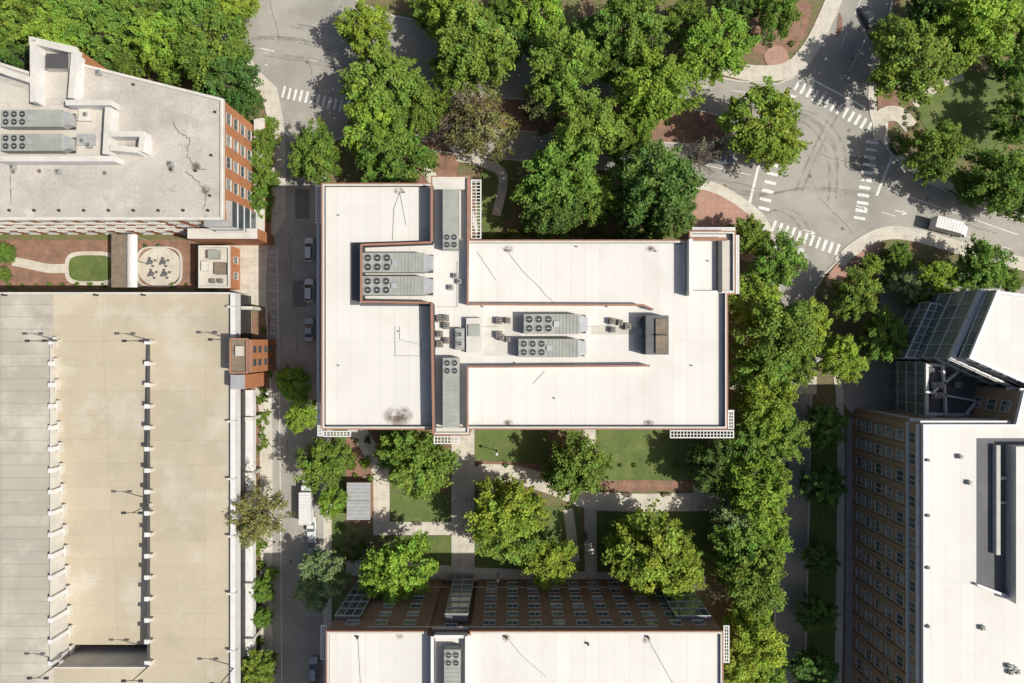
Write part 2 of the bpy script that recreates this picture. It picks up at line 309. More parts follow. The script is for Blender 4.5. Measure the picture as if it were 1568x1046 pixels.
def slat(mb,a,b,c,d,z,along='x'):
    p=W(a,b,z);q=W(c,d,z); x0,x1=sorted((p[0],q[0]));y0,y1=sorted((p[1],q[1])); o=[(x0,y0),(x1,y0),(x1,y1),(x0,y1)]
    mb.ring(o,offset(o,.18),z-.3,z,white)
    if along=='x':
        t=x0+.6
        while t<x1-.3: mb.box(t,t+.12,y0+.18,y1-.18,z-.25,z-.03,white); t+=.55
        mb.box(x0+.18,x1-.18,(y0+y1)/2-.05,(y0+y1)/2+.05,z-.27,z-.01,white)
    else:
        t=y0+.6
        while t<y1-.3: mb.box(x0+.18,x1-.18,t,t+.12,z-.25,z-.03,white); t+=.55
        mb.box((x0+x1)/2-.05,(x0+x1)/2+.05,y0+.18,y1-.18,z-.27,z-.01,white)
def cable(mb,pts,z,m=dark,w=.05,px=True):
    p=[W(a,b,z) for a,b in pts]
    for a,b in zip(p,p[1:]): mb.seg(a,b,w,z,z+.05,m)
# ---------------------------------------------------------------- central building
Z=24.0
def screen(mb,pts,z0,h,m=blackw,cap=terra,w=.3):
    for i,(a,b) in enumerate(zip(pts,pts[1:])):
        p=W(*a,z0+h);q=W(*b,z0+h)
        mb.seg(p,q,w,z0,z0+h-.1+.003*i,m); mb.seg(p,q,w+.1,z0+h-.1,z0+h+.004*i,cap,ext=.05)
def build_office(name,outline,bays=4.2,ph=1.0,ww=2.2,wh=1.8,ns=6):
    E=empty(name); o=ccw(WP(outline,Z+ph)); w=MB(); w.prism(o,0,Z,roofw,brick2); put(w,'walls_and_roof',E)
    p=MB(); i1=offset(o,.35); p.ring(o,i1,Z-.02,Z+ph-.08,stone,blackw,brick2); p.ring(offset(o,-.1),offset(o,.12),Z+ph-.08,Z+ph+.02,terra); p.ring(offset(o,.12),offset(o,.38),Z+ph-.08,Z+ph,stone); put(p,'parapet',E)
    f=MB(); n=len(o)
    for i in range(n): facade(f,o[i],o[(i+1)%n],1.0,Z-1.0,ns,bays,ww,wh)
    put(f,'windows',E); return E,o
cen=[(493,281),(661,281),(661,270),(719,270),(719,368),(1056,368),(1056,354),(1126,354),(1126,450),(1114,450),(1114,657),(719,657),(719,666),(664,666),(664,657),(493,657)]
E,o=build_office('office_building',cen)
s=MB()
screen(s,[(661,283),(661,369)],Z,2.9,blackw); screen(s,[(661,371),(553,375),(553,462),(661,464)],Z,2.6,blackw,terra,.22)
screen(s,[(661,464),(664,664)],Z,2.9,blackw); screen(s,[(717,272),(717,367)],Z,1.4,stone,terra)
screen(s,[(717,368),(716,466),(985,467),(1000,474)],Z,1.9,white,terra,.2)
screen(s,[(716,655),(716,562),(995,560)],Z,1.9,white,terra,.2)
screen(s,[(1058,452),(1058,366)],Z,2.4,stone,white,.5); screen(s,[(1058,366),(1113,366)],Z,1.4,stone,terra,.4); screen(s,[(1058,447),(1122,447)],Z,.9,stone,white,.3)
put(s,'screen_walls',E)
s=MB()
s.sheet(WP([(536,371),(551,371),(551,467),(536,467)],Z),Z+.006,greyd); s.sheet(WP([(551,463.5),(662,465),(662,469),(551,468.5)],Z),Z+.008,greyd); s.sheet(WP([(551,371),(662,368),(662,371.5),(551,375)],Z),Z+.008,greyd)  # tall left strip paints the screen wall's shadow onto the roof
s.sheet(WP([(643,283),(661,283),(661,368),(643,368)],Z),Z+.005,stone); s.sheet(WP([(645,470),(663,470),(663,655),(645,655)],Z),Z+.005,stone)
s.sheet(WP([(718,469),(985,469),(1000,480),(1000,556),(718,558)],Z),Z+.006,roofw)
s.sheet(WP([(905,500),(975,500),(975,512),(905,512)],Z),Z+.01,rooftan); s.sheet(WP([(740,486),(798,486),(798,545),(740,545)],Z),Z+.01,stone)
s.pbox(1100,368,1106,448,Z,Z+1.0,blackw); s.pbox(1106,368,1124,448,Z,Z+.5,rooftan)
s.pbox(664,272,717,290,Z,Z+.9,stone); s.pbox(667,655,716,664,Z,Z+.6,stone)
s.pbox(1046,368,1050,445,Z,Z+.5,stone)
put(s,'roof_details',E)
u=MB()
hvac(u,555,387,662,417,Z+.2,2.1); hvac(u,555,423,662,452,Z+.2,2.1)
hvac(u,802,481,900,511,Z+.2,2.1); hvac(u,794,519,898,547,Z+.2,2.1)
hvac(u,678,290,702,382,Z+.2,1.9,vertical='b'); hvac(u,678,548,703,655,Z+.2,1.9,vertical='t')
for q in [(673,488),(683,499),(673,512),(684,522),(673,527),(682,487),(764,491),(778,491),(764,513),(778,520),(768,517),(938,492),(950,494),(939,505),(962,500)]: cond(u,*q,Z,random.uniform(.8,1.05),random.uniform(.8,1.1))
u.pbox(697,503,711,536,Z,Z+1.4,greym); cond(u,704,512,Z+1.4,1.0,.2,greym); cond(u,704,526,Z+1.4,1.0,.2,greym)
u.pbox(714,487,738,540,Z,Z+1.2,lgrey,stone); u.pbox(717,497,735,515,Z+1.2,Z+1.5,greym)
u.pbox(989,483,1024,543,Z,Z+2.9,blackw,greyd); u.pbox(1004,488,1023,541,Z+2.9,Z+3.2,blackw,wood); u.pbox(1005,512,1022,514,Z+3.2,Z+3.5,dark)
u.pbox(976,517,987,535,Z,Z+1.1,greym)
for q in [(697,422),(703,431),(690,440),(981,490),(981,498)]: cond(u,*q,Z,.75,.7,greym)
for q in [(702,295),(620,295),(776,384),(1005,385),(884,378),(1040,420),(650,520),(790,556),(930,470),(740,470),(1085,400),(612,508),(520,330),(520,560),(850,610),(1060,560)]:
    x,y=W(*q,Z); u.cyl(x,y,Z,Z+.5,.12,8,lgrey)
put(u,'rooftop_units',E)
c=MB()
for l in [[(612,295),(603,320),(601,368)],[(612,295),(622,345)],[(775,382),(800,415),(826,440),(838,455)],[(612,500),(612,520),(644,528)],[(603,545),(645,545)],[(817,587),(834,568)],[(730,385),(760,430)],[(840,455),(850,466),(890,466)],[(605,500),(605,545)],[(645,545),(645,520)],[(700,400),(700,470),(664,470)],[(780,545),(794,540)],[(900,500),(935,498)],[(735,500),(764,500)],[(692,510),(697,515)]]: cable(c,l,Z+.03,dark,.035)
put(c,'conduits',E)
st=MB()
def stn(a,b,rr,sx=1,sy=1,m=None): x,y=W(a,b,Z); st.disc_fade(x,y,Z+.012,rr,m or stainl,sx,sy)
stn(610,637,2.3,1.2,.8,stain)
for q in [(778,381),(995,381),(778,648),(993,648),(610,292)]: stn(*q,.8,1.3,.8,stain)
put(st,'roof_stains',E)
l=MB()
slat(l,483,284,492,342,22.6,'y'); slat(l,486,600,493,668,22.6,'y'); slat(l,494,660,537,669,22.5,'x'); slat(l,721,275,737,366,22.6,'y'); slat(l,1060,348,1126,353,22.7,'x')
slat(l,1127,360,1132,450,22.6,'y'); slat(l,1026,659,1124,671,22.6,'x'); slat(l,1115,628,1124,657,22.5,'y'); slat(l,664,668,704,680,22.2,'x'); slat(l,485,343,489,600,18,'y')
put(l,'sunshades',E)
# ---------------------------------------------------------------- south building
E,o=build_office('brick_office_building',[(500,967),(655,967),(655,972),(720,972),(720,967),(1107,967),(1107,1400),(500,1400)],3.7,.5,1.9,1.7,6)
s=MB(); screen(s,[(662,975),(662,1300)],Z,2.2,blackw,white,.4); screen(s,[(714,975),(714,1300)],Z,1.5,white,white,.3); screen(s,[(662,975),(714,975)],Z,1.2,stone,white,.4)
hvac(s,680,995,705,1100,Z+.2,1.9,vertical='t')
for q in [(548,975),(775,975),(992,975),(900,985)]:
    x,y=W(*q,Z); s.cyl(x,y,Z,Z+.6,.2,8,dark)
cable(s,[(775,975),(800,1005),(835,1035)],Z+.03,dark,.035); cable(s,[(548,975),(552,1046)],Z+.03,dark,.035); cable(s,[(992,978),(1030,1046)],Z+.03,dark,.035)
put(s,'rooftop_units',E)
st=MB()
for q in [(612,975,.7),(775,977,.8),(990,980,.8)]: stn(*q)
put(st,'roof_stains',E)
l=MB(); slat(l,491,958,500,1010,22.6,'y'); slat(l,1108,958,1117,1015,22.6,'y'); slat(l,662,962,716,971,22.8,'x')
def bay(mb,a,b,py,depth,z0,z1,nx,nz):
    x0=W(a,py,Z+.5)[0];x1=W(b,py,Z+.5)[0];y=W(a,967,Z+.5)[1]; mb.box(x0,x1,y,y+depth,z0,z1,glass,greyd)
    for i in range(nx+1):
        x=x0+(x1-x0)*i/nx; mb.box(x-.06,x+.06,y+depth,y+depth+.12,z0,z1+.02,frame)
    for j in range(nz+1):
        z=z0+(z1-z0)*j/nz; mb.box(x0-.1,x1+.1,y+depth+.001,y+depth+.15,z-.08,z+.08,frame)
bay(l,502,542,967,.7,1,20,3,6); bay(l,1045,1100,967,.7,1,20,4,6); bay(l,678,714,967,1.2,1,20.5,2,7)
put(l,'glazed_bays',E)
b=MB()
x0=W(560,0,Z)[0];x1=W(1010,0,Z)[0];y=W(0,967,Z+.5)[1]
for z in (4.5,22.8): b.box(x0,x1,y+.001,y+.08,z-.12,z+.1,stone)
put(b,'stone_bands',E)
# ---------------------------------------------------------------- SE building
ZB=22.6
E=empty('buff_brick_building'); o=ccw(WP([(1414,650),(1556,650),(1568,600),(1900,600),(1900,1400),(1414,1400)],ZB+.6))
w=MB(); w.prism(o,0,ZB,roofw,brick3); w.ring(o,offset(o,.45),ZB-.01,ZB+.6,white,stone,white); put(w,'walls_and_roof',E)
f=MB(); n=len(o)
for i in range(n):
    p,q=o[i],o[(i+1)%n]; facade(f,p,q,.8,ZB-.8,6,3.6,1.9,2.1,fm=stone,margin=.8,blind=.6,f=.12)
    P=Vector(p);Q=Vector(q);d=(Q-P).normalized();nn=Vector((d.y,-d.x)); L=(Q-P).length
    if 8<L:
        nb=max(1,int((L-1.6)/3.6)); t=.8
        while t<L:
            c=P+d*t; f.prism([tuple(c-d*.45),tuple(c+d*.45),tuple(c+d*.45+nn*.3),tuple(c-d*.45+nn*.3)],0,ZB-4,brick3,brick3,True); t+=(L-1.6)/nb
        for z in (ZB-.7,ZB-3.6): f.prism([tuple(P+d*.1),tuple(Q-d*.1),tuple(Q-d*.1+nn*.5),tuple(P+d*.1+nn*.5)],z,z+.3,white,white,True)
put(f,'windows',E)
s=MB(); s.sheet(WP([(1495,671),(1700,671),(1700,960),(1568,922),(1495,898)],ZB),ZB+.006,greyd)  # dark sheet paints a taller penthouse's shadow onto this roof
s.pbox(1526,682,1532,850,ZB,ZB+1.0,lgrey,greym); s.pbox(1556,684,1640,925,ZB,ZB+2.4,lgrey,roofw); s.pbox(1533,730,1556,735,ZB,ZB+.6,lgrey); s.pbox(1533,768,1556,772,ZB,ZB+.6,lgrey)
s.pseg((1497,896),(1566,922),.4,ZB,ZB+.8,stone,white)
for q in [(1487,740),(1507,963),(1548,1022),(1555,1025),(1560,1030),(1550,1031),(1473,700)]: cond(s,*q,ZB,.7,.7,greym)
for py in (705,790,870,960): s.pbox(1419,py-2,1424,py+2,ZB,ZB+.9,dark)
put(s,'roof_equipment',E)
# ---------------------------------------------------------------- E glass building
E=empty('glass_office_building')
def glassblock(mb,pts,z0,z1,roof,sx=2.2,sz=3.2,par=.5,rw=.5):
    o=ccw(WP(pts,z1)); mb.prism(o,z0,z1-par,roof,glassg); mb.ring(o,offset(o,rw),z1-par,z1,white)
    n=len(o)
    for i in range(n):
        P=Vector(o[i]);Q=Vector(o[(i+1)%n]);L=(Q-P).length;d=(Q-P)/L;nn=Vector((d.y,-d.x)); k=max(1,int(L/sx))
        for j in range(k+1):
            c=P+d*(L*j/k); mb.prism([tuple(c-d*.07),tuple(c+d*.07),tuple(c+d*.07+nn*.14),tuple(c-d*.07+nn*.14)],z0,z1-.2,frame,frame,True)
        z=z0+sz
        while z<z1-.4:
            mb.prism([tuple(P),tuple(Q),tuple(Q+nn*.2),tuple(P+nn*.2)],z-.12,z+.12,stone,stone,True); z+=sz
w=MB(); glassblock(w,[(1527,445),(1800,480),(1800,690),(1484,549)],0,21.5,roofw); put(w,'tower',E)
w=MB(); glassblock(w,[(1503,444),(1531,444),(1489,553),(1568,590),(1700,650),(1700,663),(1455,549)],0,18.5,rooftan,2.4,3.6,.4,.8); put(w,'lower_wing',E)
w=MB(); glassblock(w,[(1425,463),(1470,470),(1440,553),(1385,548)],0,9,glassg,1.6,3.0,.1,.25)
oo=WP([(1425,463),(1470,470),(1440,553),(1385,548)],9)
for j in range(1,7):
    t=j/7; a=Vector(oo[0]).lerp(Vector(oo[3]),t); b=Vector(oo[1]).lerp(Vector(oo[2]),t); w.seg(a,b,.2,8.9,9.05,stone)
for j in (1,2,3):
    t=j/4; a=Vector(oo[0]).lerp(Vector(oo[1]),t); b=Vector(oo[3]).lerp(Vector(oo[2]),t); w.seg(a,b,.2,8.9,9.06,stone)
glassblock(w,[(1418,556),(1475,560),(1560,602),(1556,640),(1418,636)],0,12,greyd,1.8,3.0)
for a,b in [((1430,600),(1480,560)),((1480,636),(1520,585)),((1500,636),(1545,600)),((1418,600),(1556,625)),((1445,556),(1450,636))]: w.pseg(a,b,.35,12,12.6,white)
for q in [(1435,590),(1441,590),(1435,606),(1441,606),(1525,612),(1532,618),(1538,612),(1470,590)]: cond(w,*q,12,.9,.8,greym)
put(w,'podium',E)
# ---------------------------------------------------------------- NW brick building
ZN=17.0
E=empty('brick_apartment_building')
op=[(-300,335),(340,335),(340,152),(118,97),(115,73),(45,57),(47,112),(0,97),(-300,20)]
o=ccw(WP(op,ZN+.4)); w=MB(); w.prism(o,0,ZN,rooft,brick); w.ring(o,offset(o,.3),ZN-.02,ZN+.4,stone); w.ring(offset(o,-.2),o,ZN-.3,ZN+.3,stone); put(w,'walls_and_roof',E)
f=MB(); n=len(o)
for i in range(n): facade(f,o[i],o[(i+1)%n],.6,ZN-.6,5,3.6,1.9,1.8,margin=.7,blind=.4,f=.08)
x,y=W(340,335,ZN+.4)
f.box(x-4,x+1.0,y-1.0,y+3.5,0,ZN-1.5,glass,lgrey)
for z in range(1,16,3): f.box(x-4.1,x+1.1,y-1.1,y+3.6,z,z+.3,white)
f.box(x-10,x+3,y-2.2,y-.3,0,9,brick,stone); f.box(x+.3,x+2.4,y-.2,y+22,0,3.6,brick,stone)
for z in (6.2,9.6,13): f.box(x-60,x-12,y-.25,y,z,z+.2,stone)
put(f,'windows',E)
s=MB(); zt=ZN+2.4
for i,(a,b) in enumerate([((50,64),(50,156)),((54,64),(112,77)),((113,82),(108,150)),((100,157),(170,157)),((165,164),(161,236)),((168,205),(220,205)),((0,243),(176,243)),((0,107),(45,122)),((218,208),(215,232)),((168,226),(212,230))]):
    s.pseg(a,b,.95,ZN,zt+.004*i,white,stone)
s.sheet(WP([(0,125),(48,140),(48,165),(108,160),(158,165),(155,238),(0,238)],ZN),ZN+.008,rooftan)
s.sheet(WP([(60,80),(108,90),(104,150),(60,150)],ZN),ZN+.012,rooftan)
s.pbox(70,82,105,105,ZN,ZN+1.6,stone,blackw)
hvac(s,2,168,106,194,ZN+.2,2.0); hvac(s,2,205,106,231,ZN+.2,2.0)
for q in [(125,215),(135,222),(88,262),(130,175),(115,180),(150,110),(260,250),(18,255)]: cond(s,*q,ZN,.8,.7,greym)
s.pbox(118,205,145,222,ZN,ZN+.5,lgrey); s.pbox(120,165,140,185,ZN,ZN+.6,stone)
for px in range(15,330,38):
    x,y=W(px,333,ZN); s.cyl(x,y+1.2,ZN,ZN+.3,.25,8,dark)
for q in [(330,172),(324,238),(322,300),(205,130),(262,260),(215,110),(300,262)]:
    x,y=W(*q,ZN); s.cyl(x,y,ZN,ZN+.35,.22,8,dark)
put(s,'rooftop_equipment',E)
c=MB()
for l in [[(262,185),(275,205),(290,212),(286,240),(300,255),(320,262)],[(284,262),(300,275),(318,300),(310,330)],[(15,260),(18,330)]]:
    p=WP(l,ZN); q=[]
    for a,b in zip(p,p[1:]):
        for t in range(5): q.append((a[0]+(b[0]-a[0])*t/5+random.uniform(-.25,.25),a[1]+(b[1]-a[1])*t/5+random.uniform(-.25,.25)))
    c.ribbon(q,.16,ZN+.015,crackm,True)
for a,b,rr in [(262,258,.9),(300,255,1.0),(315,290,1.0),(160,265,.5),(60,262,.5),(20,262,.6)]:
    x,y=W(a,b,ZN); c.disc_fade(x,y,ZN+.012+rr*.002,rr,stain)
put(c,'roof_stains',E)
gd=MB()
def ell(cx,cy,rx,ry,n=40): return [W(cx+rx*math.cos(t*2*math.pi/n),cy+ry*math.sin(t*2*math.pi/n)) for t in range(n)]
gl=MB()
def sup(cx,cy,rx,ry,n=48,e=.55):
    o=[]
    for t in range(n):
        a=t*2*math.pi/n;c_=math.cos(a);s_=math.sin(a); o.append(W(cx+rx*math.copysign(abs(c_)**e,c_),cy+ry*math.copysign(abs(s_)**e,s_)))
    return ccw(o)
o1=sup(140,411,40,26); o2=sup(140,411,34,20); gd.prism(o1,0,.14,walk); gd.prism(ccw(ell(245,409,34,30)),0,.145,walk); put(gd,'garden_paving',None); gl.prism(o2,.0,.18,grass); gl.obj('oval_lawn')
path('garden_path',[([(20,400),(45,405),(75,411),(105,411)],1.8)],.12,walk)
hd=MB(); hd.ring(sup(245,409,35,31),sup(245,409,33,29),0,.5,stone); hd.obj('garden_wall')
for (a,b) in [(234,402),(254,402),(236,420),(256,420)]:
    t=MB(); x,y=W(a,b); t.cyl(x,y,.16,.85,.06,8,dark); t.cyl(x,y,.85,.92,.5,16,greyd)
    for k_ in range(4):
        an=k_*math.pi/2+.4; cx,cy=x+.85*math.cos(an),y+.85*math.sin(an); t.box(cx-.2,cx+.2,cy-.2,cy+.2,.55,.6,greyd); t.box(cx-.18,cx-.14,cy-.18,cy-.14,.15,.55,dark); t.box(cx+.14,cx+.18,cy+.14,cy+.18,.15,.55,dark)
    t.obj('patio_table')
E=empty('covered_walkway'); p=MB(); p0=W(170,359,4); p1=W(207,440,4)
p.box(p0[0],p0[0]+2.9,p1[1],p0[1],3.6,3.9,wood)
N_=8; cx=p0[0]+3.9
for j in range(N_):
    a=math.pi*j/N_; b_=math.pi*(j+1)/N_
    p.face([(cx-1.0*math.cos(a),p1[1],3.6+.6*math.sin(a)),(cx-1.0*math.cos(b_),p1[1],3.6+.6*math.sin(b_)),(cx-1.0*math.cos(b_),p0[1],3.6+.6*math.sin(b_)),(cx-1.0*math.cos(a),p0[1],3.6+.6*math.sin(a))],white)
t=p1[1]
while t<p0[1]-.1: p.box(p0[0]+.05,p0[0]+2.85,t,t+.08,3.9,3.97,wood); p.box(cx-1.03,cx+1.03,t,t+.06,3.5,3.6,greym); t+=.6
for yv in (p1[1]+.4,(p0[1]+p1[1])/2,p0[1]-.4):
    for xv in (p0[0]+.3,p0[0]+4.6): p.cyl(xv,yv,0,3.6,.1,8,greym)
put(p,'canopy',E)
E=empty('brick_service_building'); p=MB(); o=ccw(WP([(304,376),(352,376),(352,441),(304,441)],5)); p.prism(o,0,4.6,rooftan,brick); p.ring(o,offset(o,.35),4.6,5.1,stone)
p.pbox(318,383,334,396,4.6,6,greym); p.pbox(328,402,346,420,4.6,5.3,blackw,wood); p.pbox(308,400,318,415,4.6,5.5,stone); cond(p,324,430,4.6,.8,.7); cond(p,336,430,4.6,.8,.7); put(p,'body',E)
f=MB()
for i in range(4): facade(f,o[i],o[(i+1)%4],.5,4.3,1,2.6,1.3,1.8)
put(f,'windows',E)
# ---------------------------------------------------------------- parking deck
ZD=9.0
E=empty('parking_garage'); p=MB()
def blk(pts,mt): p.prism(WP(pts,ZD),0,ZD,mt,stone)
blk([(-300,448),(82,448),(82,1400),(-300,1400)],deckg); blk([(229,448),(357,448),(357,1400),(229,1400)],deckc); blk([(82,448),(229,448),(229,522),(82,522)],deckc); blk([(82,1018),(229,1018),(229,1400),(82,1400)],deckc)
xl=W(82,0,ZD)[0]+.01;xr=W(229,0,ZD)[0]-.01;yt=W(0,522,ZD)[1]-.01;yb=W(0,1018,ZD)[1]+.01
zr=4.2; yb2=yb+1.6
p.face([(xl,yb2,zr),(xr,yb2,zr),(xr,yt,ZD-.02),(xl,yt,ZD-.02)],deckc)
p.face([(xl,yb2,.1),(xr,yb2,.1),(xr,yb2,zr),(xl,yb2,zr)],dark); p.face([(xl,yb,.1),(xr,yb,.1),(xr,yb2,.1),(xl,yb2,.1)],dark)  # dark faces put the shade of the ramp-end gap into colour
put(p,'deck',E)
q=MB(); yS=W(0,1400,ZD)[1]; yN=W(0,449,ZD)[1]; yM=W(0,600,ZD)[1]
q.pseg((-300,449),(352,449),.35,ZD,ZD+.9,stone)
xe=W(357,0,ZD)[0]
q.box(xe-.15,xe+.75,yS,yN,ZD-1.6,ZD+.9,white); q.box(xe,xe+2.0,yS,yM,3.0,4.6,white); q.box(xe+.02,xe+.06,yS,yN,.3,ZD-1.6,dark); q.box(xe+.75,xe+.8,yS,yM,5.2,7,dark)  # thin dark boxes are painted shade for the open parking levels
y=W(0,470,ZD)[1]
while y>-160:
    q.box(xe,xe+2.2,y-.3,y+.3,0,5.4,stone); q.box(xe-.8,xe+.9,y-.18,y+.18,ZD,ZD+1.0,stone); y-=10.6
n=15
for i in range(n+1):
    py=524+(1012-524)*i/n; y=W(0,py,ZD)[1]; t=i/n; zz=ZD-(ZD-zr)*max(0,min(1,(yt-y)/(yt-yb2)))
    q.box(xl-.35,xl+.45,y-.4,y+.4,zz-.3,ZD+1.0,white); q.box(xl+.45,xl+.8,y-1.0,y+1.0,zz-.2,zz+1.0,stone)
    q.box(xr-.45,xr+.35,y-.4,y+.4,zz-.3,ZD+1.0,white); q.box(xr+.35,xr+.9,y-.3,y+.3,ZD,ZD+.9,stone)
q.box(xl-.12,xl,yb,yt,ZD,ZD+.85,stone); q.box(xr,xr+.12,yb,yt,ZD,ZD+.85,blackw); q.box(xl,xr,yb-.25,yb,ZD,ZD+.9,stone)
q.box(xl-1.2,xl-.8,yt-.3,yt+.1,ZD,ZD+1,stone); q.box(xr+.8,xr+1.2,yt-.3,yt+.1,ZD,ZD+1,stone)
for px in (150,222,10): x,y=W(px,452,ZD); q.cyl(x,y,ZD,ZD+1.2,.2,8,dark)
put(q,'parapets',E)
t=MB(); t.pbox(353,520,378,571,ZD,ZD+4.0,brick,wood); a=ccw(WP([(351,518),(379,518),(379,572),(351,572)],ZD+4.4)); t.ring(a,offset(a,.3),ZD+3.8,ZD+4.4,terra)
t.pbox(353,574,375,596,0,ZD+3.2,brick,lgrey); xx=W(378,0,ZD+4)[0]; y0=W(0,571,ZD+4)[1];y1=W(0,520,ZD+4)[1]; t.box(xx,xx+.7,y0,y1,0,ZD+3.5,brick,terra)
for z in (2,5,8,10.5): t.box(xx+.7,xx+.8,y0+1.2,y0+2.4,z,z+1.4,glass); t.box(xx+.7,xx+.8,y1-2.4,y1-1.2,z,z+1.4,glass)
t.pbox(360,530,372,545,ZD+4,ZD+4.5,rooftan); put(t,'stair_tower',E)
def deck_lamp(px,py,z,h,two=True,ang=0):
    m=MB(); x,y=W(px,py,z); m.cyl(x,y,z,z+.8,.3,10,stone); m.tube((x,y,z+.8),(x,y,z+h),.12,.07,8,dark)
    for sgn in ((1,-1) if two else (1,)):
        dx,dy=math.cos(ang)*sgn,math.sin(ang)*sgn
        m.tube((x,y,z+h-.1),(x+dx*1.2,y+dy*1.2,z+h),.06,.06,6,dark); m.seg((x+dx*1.1,y+dy*1.1),(x+dx*1.9,y+dy*1.9),.45,z+h-.08,z+h+.1,dark)
    m.obj('parking_lot_lamp')
for q in [(92,522),(233,522),(358,520),(232,772),(95,1012),(232,1016),(360,1020)]: deck_lamp(*q,ZD,6.5,True,0)
def globe_lamp(px,py):
    m=MB(); x,y=W(px,py); m.cyl(x,y,.05,.4,.16,10,dark); m.tube((x,y,.4),(x,y,3.8),.07,.05,8,dark); m.tube((x,y,3.8),(x,y,4.0),.12,.2,10,dark)
    for (za,ra,zb,rb) in [(4.0,.2,4.15,.3),(4.15,.3,4.35,.3),(4.35,.3,4.5,.18),(4.5,.18,4.55,.04)]: m.tube((x,y,za),(x,y,zb),ra,rb,12,white)
    m.obj('street_lamp')
for q in [(761,690),(763,878),(690,690),(905,700),(600,830),(1180,700),(421,600),(421,830),(1175,470)]: globe_lamp(*q)
for (px,py,rz) in [(688,720,1.57),(688,770,1.57),(732,760,1.57),(800,738,-.1),(960,757,0),(1020,757,0),(897,820,1.57),(640,802,0)]:
    m=MB()
    for j in range(4): m.box(-.85,.85,-.22+j*.12,-.13+j*.12,.42,.46,wood)
    for j in range(3): m.box(-.85,.85,.27,.31,.52+j*.13,.61+j*.13,wood)
    for xx_ in (-.7,.7): m.box(xx_-.04,xx_+.04,-.22,.26,.38,.415,dark); m.box(xx_-.03,xx_+.03,-.2,-.14,0,.38,dark); m.box(xx_-.03,xx_+.03,.22,.268,0,.88,dark)
    o_=m.obj('park_bench'); x,y=W(px,py); o_.location=(x,y,.14); o_.rotation_euler=(0,0,rz)
E=empty('garden_shed'); m=MB(); o=ccw(WP([(531,739),(567,739),(567,796),(531,796)],3)); m.prism(offset(o,.2),0,2.9,lgrey,brick2); m.prism(o,2.9,3.05,lgrey,greym,True)
xs=[a[0] for a in o];ys=[a[1] for a in o]; t=min(ys)+.3
while t<max(ys)-.2: m.box(min(xs)+.05,max(xs)-.05,t,t+.09,3.05,3.14,lgrey); t+=.7
m.box(min(xs),max(xs),(min(ys)+max(ys))/2-.08,(min(ys)+max(ys))/2+.08,3.05,3.2,greym); put(m,'body',E)
# ---------------------------------------------------------------- vehicles
def wheels(m,xs,hw,r=.34):
    for x in xs:
        for s_ in (-1,1): m.tube((x,s_*(hw-.22),r),(x,s_*(hw+.01),r),r,r,14,rubber); m.tube((x,s_*(hw+.01),r),(x,s_*(hw+.02),r),r*.55,r*.5,10,lgrey)
def car(px,py,ang,pm,L=4.7,suv=False,name='parked_car'):
    m=MB(); h=L/2; zt=1.05 if suv else .92
    stn_=[(-h,.70,.62),(-h+.12,.84,.8),(-h+.6,.9,zt),(-h*.35,.93,zt+.02),(h*.15,.93,zt),(h-.7,.9,zt-.12),(h-.18,.8,.72),(h,.62,.6)]
    secs=[]
    for x,w,z in stn_:
        secs.append([m.av(v) for v in [(x,-w*.94,.25),(x,-w,.5),(x,-w*.97,z-.1),(x,-w*.8,z),(x,0,z+.03),(x,w*.8,z),(x,w*.97,z-.1),(x,w,.5),(x,w*.94,.25)]])
    for a,b in zip(secs,secs[1:]):
        for i in range(8): m.idx((a[i],b[i],b[i+1],a[i+1]),pm)
    m.idx(secs[0],pm); m.idx(secs[-1][::-1],pm)
    rb=-h+.25 if suv else -h+.85; rt=-h+.65 if suv else -h+1.55; fb=h-1.35; ft=h-2.05; zr_=1.72 if suv else 1.42; z0=zt
    B=[(rb,-.8,z0),(fb,-.8,z0),(fb,.8,z0),(rb,.8,z0)];T=[(rt,-.62,zr_),(ft,-.62,zr_),(ft,.62,zr_),(rt,.62,zr_)]
    bi=[m.av(v) for v in B];ti=[m.av(v) for v in T]
    for i in range(4): j=(i+1)%4; m.idx((bi[i],bi[j],ti[j],ti[i]),glass)
    m.prism([(rt-.04,-.64),(ft+.04,-.64),(ft+.04,.64),(rt-.04,.64)],zr_-.01,zr_+.05,pm,pm)
    for s_ in(-1,1):
        m.tube((fb,s_*.8,z0),(ft,s_*.63,zr_),.04,.04,5,pm);m.tube((rb,s_*.8,z0),(rt,s_*.63,zr_),.05,.05,5,pm);m.tube(((rb+fb)/2,s_*.81,z0),((rt+ft)/2,s_*.64,zr_),.045,.045,5,pm)
        m.box(fb-.35,fb-.15,s_*.93,s_*1.08,z0-.02,z0+.13,pm); m.box(h-.22,h-.05,s_*.5-.15,s_*.5+.15,.62,.72,white); m.box(-h-.01,-h+.1,s_*.62-.12,s_*.62+.12,.62,.78,terra)
        if suv: m.box(rt+.1,ft-.1,s_*.56-.02,s_*.56+.02,zr_+.05,zr_+.1,dark)
    m.box(fb-.03,fb+.08,-.7,.7,z0+.02,z0+.05,dark)
    wheels(m,(-h+.85,h-.85),.9)
    o_=m.obj(name,bevel=.03); x,y=W(px,py); o_.location=(x,y,.012); o_.rotation_euler=(0,0,ang)
